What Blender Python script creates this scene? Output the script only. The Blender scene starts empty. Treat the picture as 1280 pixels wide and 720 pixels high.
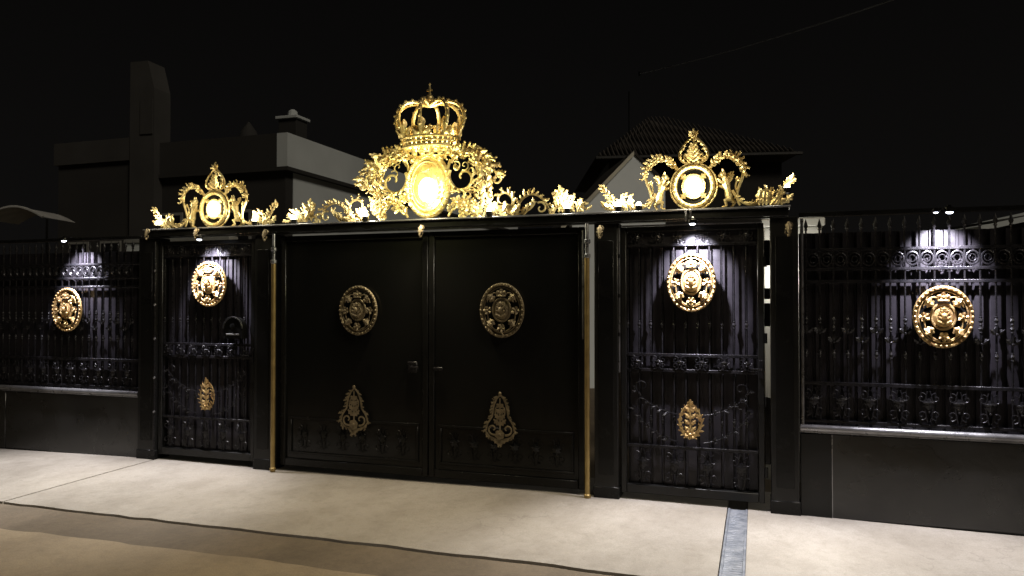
import bpy, math, random
from math import sin, cos, pi, radians, sqrt, atan2
random.seed(7)
S = bpy.context.scene
COL = S.collection

# ------------------------------------------------------------------ camera (surveyed against the gate plane y = 0)
TH = radians(18.35); FPX = 924.0; Z0 = 6.49; HOR = 375.0
CX, CY, CZ = Z0*sin(TH), -Z0*cos(TH), 1.65
def X(px):                        # photo column -> x on the gate plane
    a = px-640.0
    return a*Z0/(FPX*cos(TH)+a*sin(TH))
def dep(x, y=0.0):                # depth along the optical axis
    return -(x-CX)*sin(TH)+(y-CY)*cos(TH)
def ZZ(px, py, y=0.0):            # photo point -> height on the gate plane
    return CZ+(HOR-py)/FPX*dep(X(px), y)
def far(px, py, d):               # photo point at a depth -> world point (for the houses behind)
    a = (px-640.0)/FPX*d
    return (CX+a*cos(TH)-d*sin(TH), CY+a*sin(TH)+d*cos(TH), CZ+(HOR-py)/FPX*d)

cam = bpy.data.cameras.new('camera'); co = bpy.data.objects.new('camera', cam); COL.objects.link(co)
cam.lens = 26; cam.sensor_width = 36; cam.clip_end = 500; cam.clip_start = 0.05
co.location = (CX, CY, CZ); co.rotation_euler = (pi/2+radians(0.93), 0, TH)
S.camera = co

# ------------------------------------------------------------------ materials
def mat(name, base, rough=0.5, metal=0.0, noise=None, bump=0.0, bscale=60, coat=0.0, rvar=0.0, spec=0.5, nscale=6.0):
    m = bpy.data.materials.new(name); m.use_nodes = True
    nt = m.node_tree; b = nt.nodes['Principled BSDF']
    b.inputs['Base Color'].default_value = (*base, 1); b.inputs['Roughness'].default_value = rough
    b.inputs['Metallic'].default_value = metal; b.inputs['Coat Weight'].default_value = coat
    b.inputs['Specular IOR Level'].default_value = spec
    tc = nt.nodes.new('ShaderNodeTexCoord')
    def nz(scale, detail=6):
        n = nt.nodes.new('ShaderNodeTexNoise'); n.inputs['Scale'].default_value = scale; n.inputs['Detail'].default_value = detail
        nt.links.new(tc.outputs['Object'], n.inputs['Vector']); return n
    if noise:
        n = nz(nscale); mx = nt.nodes.new('ShaderNodeMix'); mx.data_type = 'RGBA'
        mx.inputs['A'].default_value = (*base, 1); mx.inputs['B'].default_value = (*noise, 1)
        r = nt.nodes.new('ShaderNodeMapRange'); r.inputs['From Min'].default_value = .35; r.inputs['From Max'].default_value = .65
        nt.links.new(n.outputs['Fac'], r.inputs['Value']); nt.links.new(r.outputs['Result'], mx.inputs['Factor'])
        nt.links.new(mx.outputs['Result'], b.inputs['Base Color'])
    if rvar:
        n = nz(nscale*2.3); r = nt.nodes.new('ShaderNodeMapRange')
        r.inputs['From Min'].default_value = .3; r.inputs['From Max'].default_value = .7
        r.inputs['To Min'].default_value = max(0.02, rough-rvar); r.inputs['To Max'].default_value = rough+rvar
        nt.links.new(n.outputs['Fac'], r.inputs['Value']); nt.links.new(r.outputs['Result'], b.inputs['Roughness'])
    if bump:
        n = nz(bscale); bp = nt.nodes.new('ShaderNodeBump'); bp.inputs['Strength'].default_value = bump; bp.inputs['Distance'].default_value = .01
        nt.links.new(n.outputs['Fac'], bp.inputs['Height']); nt.links.new(bp.outputs['Normal'], b.inputs['Normal'])
    return m
def emis(name, col, st):
    m = bpy.data.materials.new(name); m.use_nodes = True
    b = m.node_tree.nodes['Principled BSDF']; b.inputs['Base Color'].default_value = (.8, .8, .8, 1)
    b.inputs['Emission Color'].default_value = (*col, 1); b.inputs['Emission Strength'].default_value = st
    return m
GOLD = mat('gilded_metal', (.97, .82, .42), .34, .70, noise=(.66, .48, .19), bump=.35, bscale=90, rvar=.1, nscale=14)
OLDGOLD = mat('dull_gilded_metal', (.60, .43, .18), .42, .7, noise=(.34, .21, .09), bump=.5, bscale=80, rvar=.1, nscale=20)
DIMGOLD = mat('dim_gilding', (.25, .20, .12), .45, .6, noise=(.14, .11, .065), bump=.5, bscale=80, rvar=.1, nscale=20)  # darker gilding for the double gate and drops, dimness put into the colour
BRASS = mat('brass_pipe', (.38, .28, .11), .42, .7, noise=(.26, .18, .07), bump=.15, bscale=30, rvar=.12, nscale=5)
BLACK = mat('black_gloss_paint', (.006, .006, .006), .22, 0, noise=(.009, .009, .0085), bump=.10, bscale=35, rvar=.08, nscale=4, spec=.16)
IRON = mat('black_wrought_iron', (.006, .006, .007), .30, 0, noise=(.014, .013, .014), bump=.3, bscale=120, rvar=.1, nscale=18, spec=.22)
SHEET = mat('black_sheet_steel', (.020, .018, .0212), .40, 0, noise=(.013, .012, .014), bump=.15, bscale=25, rvar=.1, nscale=5, spec=.25)
GLASSY = mat('black_gloss_sheet', (.006, .0062, .006), .16, 0, noise=(.007, .007, .0065), bump=.06, bscale=9, rvar=.07, nscale=2, spec=.2)
POSTM = mat('black_post_paint', (.008, .008, .008), .34, 0, noise=(.012, .012, .011), bump=.12, bscale=18, rvar=.09, nscale=2.5, spec=.25)
PLINTH = mat('black_plinth_paint', (.008, .008, .008), .30, 0, noise=(.015, .0145, .0135), bump=.15, bscale=18, rvar=.12, nscale=1.3, spec=.6)
STEEL = mat('worn_steel', (.30, .30, .31), .34, .85, noise=(.16, .16, .17), bump=.2, bscale=40, rvar=.12, nscale=7)
RAILM = mat('satin_cap_rail', (.27, .27, .28), .33, .6, noise=(.16, .16, .165), bump=.15, bscale=30, rvar=.1, nscale=6)
DRAINM = mat('galvanised_drain_steel', (.22, .235, .265), .5, .3, noise=(.12, .135, .165), bump=.4, bscale=50, rvar=.1, nscale=12)
PALEM = mat('pale_frame_paint', (.16, .16, .15), .5, 0, noise=(.09, .09, .085), bump=.1, nscale=10)
L_WARM = emis('warm_lamp_glass', (1, .86, .50), 6.0)
L_HOT = emis('white_lamp_glass', (1, .93, .66), 9.0)
L_COOL = emis('cool_lamp_glass', (.82, .86, 1), 14.0)

# ------------------------------------------------------------------ helpers
class MB:
    def __init__(s): s.v = []; s.f = []
    def box(s, x0, x1, y0, y1, z0, z1, bev=0.0):
        x0, x1 = min(x0, x1), max(x0, x1)
        b = min(bev, (x1-x0)*.45, (y1-y0)*.45, (z1-z0)*.45)
        n = len(s.v)
        if b <= 0:
            s.v += [(x, y, z) for z in (z0, z1) for (x, y) in ((x0, y0), (x1, y0), (x1, y1), (x0, y1))]
            s.f += [(n+3, n+2, n+1, n), (n+4, n+5, n+6, n+7)]
            for i in range(4): j = (i+1) % 4; s.f.append((n+i, n+j, n+4+j, n+4+i))
            return
        rings = []
        for (z, d) in ((z0, b), (z0+b, 0), (z1-b, 0), (z1, b)):
            a0, a1, c0, c1 = x0+d, x1-d, y0+d, y1-d
            k = b if d == 0 else 0
            ring = [(a0+k, c0), (a1-k, c0), (a1, c0+k), (a1, c1-k), (a1-k, c1), (a0+k, c1), (a0, c1-k), (a0, c0+k)]
            if k == 0: ring = [(a0, c0), (a1, c0), (a1, c0), (a1, c1), (a1, c1), (a0, c1), (a0, c1), (a0, c0)]
            rings.append([(x, y, z) for x, y in ring])
        for r in rings: s.v += r
        for q in range(3):
            for i in range(8):
                j = (i+1) % 8; s.f.append((n+q*8+i, n+q*8+j, n+q*8+8+j, n+q*8+8+i))
        s.f.append((n+6, n+4, n+2, n)); s.f.append((n+24, n+26, n+28, n+30))
    def tube(s, pts, rad, k=6, close=False, caps=True, flat=1.0):
        n0 = len(s.v); N = len(pts)
        if not isinstance(rad, (list, tuple)): rad = [rad]*N
        pts = [tuple(p) for p in pts]
        for i in range(N):
            a = pts[i-1] if (i > 0 or close) else pts[i]
            b = pts[(i+1) % N] if (i < N-1 or close) else pts[i]
            t = [b[j]-a[j] for j in range(3)]; L = sqrt(sum(c*c for c in t)) or 1; t = [c/L for c in t]
            ref = (0, 1, 0) if abs(t[1]) < .9 else (1, 0, 0)
            u = (t[1]*ref[2]-t[2]*ref[1], t[2]*ref[0]-t[0]*ref[2], t[0]*ref[1]-t[1]*ref[0])
            L = sqrt(sum(c*c for c in u)) or 1; u = [c/L for c in u]
            w = (u[1]*t[2]-u[2]*t[1], u[2]*t[0]-u[0]*t[2], u[0]*t[1]-u[1]*t[0])
            for j in range(k):
                an = 2*pi*j/k
                s.v.append(tuple(pts[i][q]+rad[i]*(cos(an)*u[q]+flat*sin(an)*w[q]) for q in range(3)))
        for i in range(N if close else N-1):
            for j in range(k):
                a = n0+i*k+j; b = n0+i*k+(j+1) % k; c = n0+((i+1) % N)*k+(j+1) % k; d = n0+((i+1) % N)*k+j
                s.f.append((a, b, c, d))
        if caps and not close:
            s.f.append(tuple(n0+j for j in range(k))[::-1]); s.f.append(tuple(n0+(N-1)*k+j for j in range(k)))
    def lathe(s, x, y, prof, k=8, sy=1.0):      # prof: (r, z)
        n0 = len(s.v)
        for r, z in prof:
            for j in range(k): s.v.append((x+r*cos(2*pi*j/k), y+sy*r*sin(2*pi*j/k), z))
        for i in range(len(prof)-1):
            for j in range(k):
                s.f.append((n0+i*k+j, n0+i*k+(j+1) % k, n0+(i+1)*k+(j+1) % k, n0+(i+1)*k+j))
        s.f.append(tuple(n0+j for j in range(k))[::-1]); s.f.append(tuple(n0+(len(prof)-1)*k+j for j in range(k)))
    def ball(s, x, y, z, r, k=7, sz=1.0, sx=1.0):
        pr = [(max(1e-4, r*sin(pi*i/5)), z-r*sz*cos(pi*i/5)) for i in range(6)]
        n = len(s.v); s.lathe(x, y, pr, k)
        if sx != 1.0: s.v[n:] = [(x+(q[0]-x)*sx, q[1], q[2]) for q in s.v[n:]]
    def ell(s, cx, cz, rx, rz, r, y=0, n=28, k=6, flat=1.0):
        s.tube([(cx+rx*cos(2*pi*i/n), y, cz+rz*sin(2*pi*i/n)) for i in range(n)], r, k, close=True, flat=flat)
    def disc(s, cx, cz, rx, rz, y0, y1, n=28, dome=0.0):
        n0 = len(s.v)
        for y in (y0, y1):
            for i in range(n): s.v.append((cx+rx*cos(2*pi*i/n), y, cz+rz*sin(2*pi*i/n)))
        for i in range(n): j = (i+1) % n; s.f.append((n0+i, n0+j, n0+n+j, n0+n+i))
        s.v.append((cx, y0-dome, cz)); c = len(s.v)-1
        for i in range(n): s.f.append((n0+i, c, n0+(i+1) % n))
        s.f.append(tuple(n0+n+i for i in range(n)))
    def leaf(s, x, z, ang, L, W, y=0.0, curl=.25, lobes=3, n=11, bend=0.0, side=.35):
        n0 = len(s.v); a = ang; px, pz = x, z
        for i in range(n+1):
            t = i/n
            w = W*(sin(pi*min(1, t*.93+.05))**.8)*(1+.38*cos(2*pi*lobes*t+pi*.2))*.5
            yy = y-curl*L*t*t*1.0-.10*L*sin(pi*t)
            nx, nz = -sin(a), cos(a)
            s.v += [(px+nx*w, yy+side*w, pz+nz*w), (px, yy-side*w*.6, pz), (px-nx*w, yy+side*w, pz-nz*w)]
            px += cos(a)*L/n; pz += sin(a)*L/n; a += bend/n
        for i in range(n):
            q = n0+3*i
            s.f += [(q, q+1, q+4, q+3), (q+1, q+2, q+5, q+4)]
    def flower(s, x, z, r, y=0.0, k=5, a0=0.3):
        for i in range(k): s.leaf(x, z, a0+2*pi*i/k, r, r*.9, y, curl=.3, lobes=1, n=5)
        s.ball(x, y-r*.25, z, r*.3, 6)
    def build(s, name, m, parent=None, smooth=True, loc=None):
        me = bpy.data.meshes.new(name); me.from_pydata(s.v, [], s.f); me.update()
        me.materials.append(m)
        if smooth:
            me.polygons.foreach_set('use_smooth', [True]*len(me.polygons))
            try: me.set_sharp_from_angle(angle=radians(38))
            except Exception: pass
        o = bpy.data.objects.new(name, me); COL.objects.link(o)
        if parent: o.parent = parent
        if loc: o.location = loc
        return o
def tag(o, label=None, cat=None, group=None, kind=None):
    if label: o['label'] = label
    if cat: o['category'] = cat
    if group: o['group'] = group
    if kind: o['kind'] = kind
    return o
def thing(name, label, cat, loc=(0, 0, 0), rz=0, group=None):
    o = bpy.data.objects.new(name, None); COL.objects.link(o); o.location = loc; o.rotation_euler = (0, 0, rz)
    o.empty_display_size = .1
    return tag(o, label, cat, group)
def kids(o): return [c for c in bpy.data.objects if c.parent == o]
def copy_tree(o, parent=None):
    c = o.copy(); COL.objects.link(c); c.parent = parent
    for ch in kids(o): copy_tree(ch, c)
    return c
def rep(o, parent, loc):          # another copy of one part on the same thing
    c = o.copy(); COL.objects.link(c); c.parent = parent; c.location = loc; return c
def light(name, kind, loc, energy, col, radius=.03, rot=None, spot=None, blend=.5, parent=None):
    d = bpy.data.lights.new(name, kind); d.energy = energy; d.color = col; d.shadow_soft_size = radius
    if spot: d.spot_size = radians(spot); d.spot_blend = blend
    o = bpy.data.objects.new(name, d); COL.objects.link(o); o.location = loc
    if rot: o.rotation_euler = rot
    if parent: o.parent = parent
    return o
def arc(cx, cz, rx, rz, a0, a1, n=16, y=0.0):
    return [(cx+rx*cos(radians(a0+(a1-a0)*i/n)), y, cz+rz*sin(radians(a0+(a1-a0)*i/n))) for i in range(n+1)]
def spiral(cx, cz, r0, r1, a0, a1, n=26, y=0.0):
    out = []
    for i in range(n+1):
        t = i/n; r = r0+(r1-r0)*t; a = radians(a0+(a1-a0)*t); out.append((cx+r*cos(a), y, cz+r*sin(a)))
    return out
def bez(p, n=16, y=0.0):
    out = []
    for i in range(n+1):
        t = i/n; q = 1-t
        out.append((q**3*p[0][0]+3*q*q*t*p[1][0]+3*q*t*t*p[2][0]+t**3*p[3][0], y,
                    q**3*p[0][1]+3*q*q*t*p[1][1]+3*q*t*t*p[2][1]+t**3*p[3][1]))
    return out
def stroke(mb, pts, r0, r1, k=6):
    N = len(pts); mb.tube(pts, [r0+(r1-r0)*i/(N-1) for i in range(N)], k)
def acanthus(mb, pts, side, size, step, y=-.01, lean=55, s0=1.0, s1=1.0, rnd=random):
    """lobed leaves growing off a stroke, on the left (+1) or right (-1) of its direction"""
    size *= .84; step *= .80; acc = 0; N = len(pts)
    for i in range(1, N):
        dx = pts[i][0]-pts[i-1][0]; dz = pts[i][2]-pts[i-1][2]; acc += sqrt(dx*dx+dz*dz)
        if acc >= step:
            acc = 0; t = i/N; sc = (s0+(s1-s0)*t)*rnd.uniform(.75, 1.2)
            a = atan2(dz, dx)+side*radians(lean+rnd.uniform(-15, 15))
            mb.leaf(pts[i][0], pts[i][2], a, size*sc, size*.46*sc, pts[i][1]+y-rnd.uniform(0, .012), curl=rnd.uniform(.1, .7), bend=-side*rnd.uniform(.2, 1.3))
            if rnd.random() < .55:
                q = size*sc*.95; mb.ball(pts[i][0]+q*cos(a), pts[i][1]+y-.02, pts[i][2]+q*sin(a), size*.13, 6)
def mirror(mb, f):                # draw once as is and once mirrored about u = 0
    f(mb)
    m2 = MB(); f(m2); n = len(mb.v)
    mb.v += [(-x, y, z) for x, y, z in m2.v]; mb.f += [tuple(n+i for i in q)[::-1] for q in m2.f]

# ------------------------------------------------------------------ ground
def concrete(name, c1, c2, c3, stain=.5, scale=1.0, rough=.8):
    m = bpy.data.materials.new(name); m.use_nodes = True; nt = m.node_tree; b = nt.nodes['Principled BSDF']
    b.inputs['Roughness'].default_value = rough; b.inputs['Specular IOR Level'].default_value = .3
    tc = nt.nodes.new('ShaderNodeTexCoord'); mp = nt.nodes.new('ShaderNodeMapping'); nt.links.new(tc.outputs['Object'], mp.inputs['Vector'])
    mp.inputs['Scale'].default_value = (1.0, .8, 1)
    def nz(s, d=8, dist=.3, v=None, r=.6):
        n = nt.nodes.new('ShaderNodeTexNoise'); n.inputs['Scale'].default_value = s; n.inputs['Detail'].default_value = d
        n.inputs['Distortion'].default_value = dist; n.inputs['Roughness'].default_value = r
        nt.links.new((v or mp).outputs[0] if v is None else v, n.inputs['Vector']); return n.outputs['Fac']
    def rng(i, a, c, lo=0, hi=1):
        r = nt.nodes.new('ShaderNodeMapRange'); r.inputs['From Min'].default_value = a; r.inputs['From Max'].default_value = c
        r.inputs['To Min'].default_value = lo; r.inputs['To Max'].default_value = hi; nt.links.new(i, r.inputs['Value']); return r.outputs['Result']
    def mix(f, A, B):
        x = nt.nodes.new('ShaderNodeMix'); x.data_type = 'RGBA'
        nt.links.new(f, x.inputs['Factor'])
        for k, v in (('A', A), ('B', B)):
            if isinstance(v, tuple): x.inputs[k].default_value = (*v, 1)
            else: nt.links.new(v, x.inputs[k])
        return x.outputs['Result']
    base = mix(rng(nz(.9*scale), .35, .65), c1, c2)
    base = mix(rng(nz(2.1*scale, 12, .15, None, .72), .46, .78, 0, stain), base, c3)
    base = mix(rng(nz(14*scale, 8, .1, None, .75), .50, .80, 0, stain*.8), base, c3)
    base = mix(rng(nz(120, 2, 0), .35, .75, 0, .40), base, c3)
    # a few fine cracks
    vo = nt.nodes.new('ShaderNodeTexVoronoi'); vo.feature = 'DISTANCE_TO_EDGE'; vo.inputs['Scale'].default_value = .55
    ad = nt.nodes.new('ShaderNodeVectorMath'); ad.operation = 'ADD'
    nn = nt.nodes.new('ShaderNodeTexNoise'); nn.inputs['Scale'].default_value = 2.2; nn.inputs['Detail'].default_value = 8
    nt.links.new(tc.outputs['Object'], nn.inputs['Vector']); nt.links.new(tc.outputs['Object'], ad.inputs[0]); nt.links.new(nn.outputs['Color'], ad.inputs[1])
    nt.links.new(ad.outputs[0], vo.inputs['Vector'])
    crack = rng(vo.outputs['Distance'], .0, .006, 1, 0); gate_ = rng(nz(.8, 2), .50, .60)
    mul = nt.nodes.new('ShaderNodeMath'); mul.operation = 'MULTIPLY'; nt.links.new(crack, mul.inputs[0]); nt.links.new(gate_, mul.inputs[1])
    m2 = nt.nodes.new('ShaderNodeMath'); m2.operation = 'MULTIPLY'; m2.inputs[1].default_value = .22; nt.links.new(mul.outputs[0], m2.inputs[0])
    base = mix(m2.outputs[0], base, (.05, .04, .03))
    nt.links.new(base, b.inputs['Base Color'])
    bp = nt.nodes.new('ShaderNodeBump'); bp.inputs['Strength'].default_value = .35; bp.inputs['Distance'].default_value = .012
    nt.links.new(nz(16, 10, .2), bp.inputs['Height'])
    bp2 = nt.nodes.new('ShaderNodeBump'); bp2.inputs['Strength'].default_value = .45; bp2.inputs['Distance'].default_value = .05
    nt.links.new(nz(1.6, 4, .3), bp2.inputs['Height']); nt.links.new(bp.outputs['Normal'], bp2.inputs['Normal'])
    nt.links.new(bp2.outputs['Normal'], b.inputs['Normal'])
    return m
PAVE = concrete('pavement_concrete', (.36, .335, .30), (.28, .255, .22), (.15, .13, .105), .6)
GUT = concrete('gutter_concrete', (.17, .135, .095), (.12, .095, .065), (.07, .055, .04), .7, 1.6)
ROAD = concrete('road_concrete', (.31, .25, .165), (.23, .185, .125), (.13, .10, .07), .6, .9)
SOIL = mat('dark_earth', (.03, .025, .02), .95, noise=(.045, .035, .025), bump=.5, nscale=3)

def gz(x, y):                     # gentle relief of the street
    base = -.012*(x < -9)
    if x < -4: base -= .025*min(1, (-4-x)/2.2)
    if x > 2.4: base -= .018*min(1, (x-2.4)/1.4)
    if y < 0: base += .006*y
    return base+.006*sin(x*1.3+.6)*cos(y*1.1)
def sheet(name, xs, f0, f1, ny, m, dz=0.0, kind='structure'):
    mb = MB(); nx = len(xs)
    for x in xs:
        a, b = f0(x), f1(x)
        for j in range(ny+1):
            y = a+(b-a)*j/ny; mb.v.append((x, y, gz(x, y)+dz))
    for i in range(nx-1):
        for j in range(ny):
            q = i*(ny+1)+j; mb.f.append((q, q+ny+1, q+ny+2, q+1))
    # a short skirt so the slab edge has thickness
    for j in (0, ny):
        n = len(mb.v)
        for i in range(nx): v = mb.v[i*(ny+1)+j]; mb.v.append((v[0], v[1], v[2]-.05))
        for i in range(nx-1): mb.f.append((i*(ny+1)+j, (i+1)*(ny+1)+j, n+i+1, n+i))
    for i in (0, nx-1):
        n = len(mb.v)
        for j in range(ny+1): v = mb.v[i*(ny+1)+j]; mb.v.append((v[0], v[1], v[2]-.05))
        for j in range(ny): mb.f.append((i*(ny+1)+j, i*(ny+1)+j+1, n+j+1, n+j))
    o = mb.build(name, m); tag(o, kind=kind); return o
rj = random.Random(3)
jn = [rj.uniform(-1, 1) for _ in range(4000)]
def wob(x, amp, seed=0, f=6):
    t = (x+60)*f+seed*37; i = int(t); u = t-i; return amp*(jn[i % 4000]*(1-u)+jn[(i+1) % 4000]*u)+amp*.8*sin(x*1.1+seed)
def frange(a, b, st):
    n = max(2, int((b-a)/st)); return [a+(b-a)*i/n for i in range(n+1)]
mb = MB(); mb.v += [(-160, -160, -.07), (160, -160, -.07), (160, 160, -.07), (-160, 160, -.07)]; mb.f.append((0, 1, 2, 3))
tag(mb.build('ground', SOIL), kind='structure')
JX = [-12.5, -8.3, -3.86, -.2, 1.83, 2.0, 5.6, 10.5]
segs = [(-12.5, -8.3), (-8.3, -3.87), (-3.855, 1.815), (1.965, 6.3), (6.31, 11)]
for i, (a, b) in enumerate(segs):
    sheet('pavement', frange(a, b-.007, .06), lambda x: -1.66+wob(x, .016, 1), lambda x: .6, 22, PAVE)
sheet('gutter', frange(-12.5, 11, .06), lambda x: -2.14+wob(x, .02, 2), lambda x: -1.675+wob(x, .014, 1), 6, GUT, -.014)
sheet('road', frange(-12.5, 11, .12), lambda x: -16.0, lambda x: -2.152+wob(x, .02, 2), 60, ROAD, -.006)
sheet('yard', frange(-30, 25, .8), lambda x: .602, lambda x: 40, 40, GUT, -.01)

# drain channel across the pavement
t = thing('drain_channel', 'blue grey steel drain channel crossing the pavement by the right side gate', 'drain', (1.89, 0, 0))
mb = MB()
for sx in (-1, 1): mb.box(sx*.066-.009, sx*.066+.009, -1.66, -.035, -.03, .006, .003)
mb.build('flange', DRAINM, t)
mb = MB()
for i in range(40): mb.box(-.060, .060, -1.65+i*.040, -1.65+i*.040+.037, -.012, .002, .003)
mb.build('grating', DRAINM, t)
mb = MB(); mb.box(-.06, .06, -1.66, .3, -.05, -.014); mb.build('trough', SOIL, t)

# ------------------------------------------------------------------ gilded emblems
def rosette_ring(mb, cx, cz, rx, rz, n, r, y, a0=0.0):
    for i in range(n):
        a = a0+2*pi*i/n; mb.ball(cx+rx*cos(a), y, cz+rz*sin(a), r, 6)
def medallion(parent, x, z, rx, rz, y, m, seed, disc=True):
    rr = random.Random(seed)
    root = MB(); root.ell(0, 0, rx*.95, rz*.95, rx*.075, 0, 36); root.ell(0, 0, rx*.83, rz*.84, rx*.028, 0, 32, 5)
    rosette_ring(root, 0, 0, rx*.95, rz*.95, 34, rx*.055, -rx*.07)
    o = root.build('medallion', m, parent, loc=(x, y, z))
    if disc:
        d = MB(); d.disc(0, 0, rx*.93, rz*.93, .012, .022, 32); d.build('back_disc', BLACK, o)
    e = MB()
    e.ell(0, rz*.02, rx*.40, rz*.42, rx*.05, -.01, 24)
    # shield like boss with curled relief
    e.disc(0, rz*.02, rx*.34, rz*.36, -.01, .01, 20, dome=rx*.16)
    for q in (-1, 1):
        for k in range(4): e.leaf(0, -rz*.22+k*rz*.11, pi/2-q*(1.15-.18*k), rx*.27, rx*.13, -rx*.17, curl=.35, n=7)
        e.ball(q*rx*.11, -rx*.20, rz*.20, rx*.055, 6); e.ball(q*rx*.17, -rx*.16, -rz*.16, rx*.06, 6)
        stroke(e, [(q*p[0], p[1], p[2]) for p in bez([(0, -rz*.27), (rx*.22, -rz*.24), (rx*.30, -rz*.02), (rx*.17, rz*.12)], 10, -rx*.15)], rx*.035, rx*.02)
    e.ball(0, -rx*.22, rz*.03, rx*.10, 8, sz=1.3); e.leaf(0, rz*.12, pi/2, rz*.22, rx*.16, -rx*.19, curl=.1)
    e.build('boss', m, o)
    w = MB()
    for i in range(8):                                  # leaves and buds between the rings
        a = pi/2+2*pi*i/8; cx, cz = rx*.64*cos(a), rz*.64*sin(a)
        if i % 2 == 0:
            w.flower(cx, cz, rx*.19, -.015, 5, a)
        else:
            w.leaf(cx*.78, cz*.78, a+.35, rx*.36, rx*.26, -.012, curl=.3, bend=-.8)
            w.leaf(cx*.78, cz*.78, a-.35, rx*.36, rx*.26, -.012, curl=.3, bend=.8)
            w.ball(cx*.88, -.03, cz*.88, rx*.075)
    for sx in (-1, 1):
        stroke(w, [(sx*p[0], p[1], p[2]) for p in bez([(rx*.12, -rz*.78), (rx*.5, -rz*.72), (rx*.72, -rz*.3), (rx*.6, rz*.05)], 12, -.012)], rx*.04, rx*.02)
        stroke(w, [(sx*p[0], p[1], p[2]) for p in bez([(rx*.15, rz*.55), (rx*.3, rz*.75), (rx*.6, rz*.6), (rx*.66, rz*.3)], 12, -.012)], rx*.035, rx*.02)
    # small crown over the boss
    w.box(-rx*.2, rx*.2, -.03, -.01, rz*.50, rz*.56, .004)
    for i in range(5): q = -rx*.18+i*rx*.09; w.leaf(q, rz*.56, pi/2, rz*.17, rx*.1, -.02, curl=.1, lobes=1, n=5)
    w.build('wreath', m, o)
    return o
def teardrop(parent, x, z, rx, rz, y, m, seed):
    """bell shaped leaf ornament, pointed at the top, wide and leafy below"""
    rr = random.Random(seed); out = MB(); inn = MB()
    half = [(0, 1), (.25, .82), (.42, .55), (.5, .28), (.55, .05), (.85, -.25), (1, -.6), (.72, -.82), (.4, -.9), (0, -1)]
    for s in (-1, 1):
        P = []; rr = random.Random(seed)
        for i in range(len(half)-1):
            for q in range(4): u = q/4; P.append((s*rx*.88*(half[i][0]*(1-u)+half[i+1][0]*u), 0, rz*.92*(half[i][1]*(1-u)+half[i+1][1]*u)))
        P.append((0, 0, -rz*.92)); out.tube(P, rx*.055, 5)
        acanthus(out, P, s*1, rx*.30, rx*.20, -.008, 50, .8, 1.2, rr)
        stroke(inn, [(s*p[0], p[1], p[2]) for p in spiral(rx*.42, -rz*.45, rx*.34, rx*.06, 250, 600, 20, -.006)], rx*.06, rx*.035)
        stroke(inn, [(s*p[0], p[1], p[2]) for p in bez([(0, -rz*.1), (rx*.4, rz*.1), (rx*.35, rz*.4), (rx*.1, rz*.5)], 10, -.006)], rx*.05, rx*.03)
        for q in range(4): inn.leaf(0, -rz*.3+q*rz*.24, pi/2-s*.8, rx*(.52-.08*q), rx*.25, -.01, curl=.2)
    inn.tube([(0, -.006, -rz*.85), (0, -.012, rz*.8)], [rx*.06, rx*.03], 6); inn.ball(0, -.015, rz*.97, rx*.10); inn.flower(0, -rz*.66, rx*.3, -.02, 6)
    for b_ in (out, inn): b_.v = [(p[0], p[1]*.4, p[2]) for p in b_.v]
    o = out.build('leaf_ornament', m, parent, loc=(x, y, z)); inn.build('scrollwork', m, o); return o
def wreath_oval(parent, x, z, rx, rz, y, m, seed):
    rr = random.Random(seed); out = MB()
    for s in (-1, 1):
        P = [(s*rx*.68*cos(radians(a))*(1 if a < 0 else 1-.25*(a/90)), 0, rz*.72*sin(radians(a))) for a in range(-90, 91, 9)]
        out.tube(P, rx*.06, 5); acanthus(out, P, s*1, rx*.50, rx*.24, -.01, 48, 1, .9, rr); acanthus(out, P, -s, rx*.30, rx*.26, -.014, 45, 1, .9, rr)
    out.v = [(p[0], p[1]*.5, p[2]) for p in out.v]
    o = out.build('leaf_ornament', m, parent, loc=(x, y, z))
    inn = MB(); inn.tube([(0, -.01, -rz*.6), (0, -.02, rz*.7)], [rx*.09, rx*.04], 6)
    for s in (-1, 1):
        for q in range(4): inn.leaf(0, -rz*.45+q*rz*.28, pi/2-s*.75, rx*.5, rx*.26, -.015, curl=.2)
    inn.flower(0, -rz*.55, rx*.32, -.02, 6); inn.leaf(0, rz*.62, pi/2, rz*.36, rx*.3, -.01)
    inn.build('scrollwork', m, o); return o

# ------------------------------------------------------------------ black ironwork repeats
def iron_scroll(w, h, r=.006):
    """pair of back to back C scrolls filling a w x h cell (centre at origin)"""
    mb = MB()
    for s in (-1, 1):
        for q in (-1, 1):
            p = spiral(s*w*.24, q*h*.25, w*.20, w*.04, 90*q if s > 0 else 90*q, 90*q+s*q*400, 20)
            stroke(mb, p, r, r*.7, 5)
        mb.tube(bez([(s*w*.04, -h*.46), (s*w*.16, -h*.15), (s*w*.16, h*.15), (s*w*.04, h*.46)], 8), r, 5)
    mb.leaf(0, -h*.10, pi/2, h*.35, w*.35, -.004, curl=.1)
    mb.ball(0, -.006, -h*.15, r*2)
    return mb
def bar_mesh(h, knops, tip=True, r=.0075):
    mb = MB(); pr = [(r, 0)]
    for k in knops: pr += [(r, k-.032), (r*1.6, k-.028), (r*1.1, k-.018), (r*2.2, k), (r*1.1, k+.018), (r*1.6, k+.028), (r, k+.032)]
    pr += [(r, h)]
    if tip: pr += [(r*1.9, h+.008), (r*1.2, h+.016), (r*2.3, h+.036), (r*1.2, h+.065), (.001, h+.095)]
    mb.lathe(0, 0, pr, 7); return mb
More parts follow.
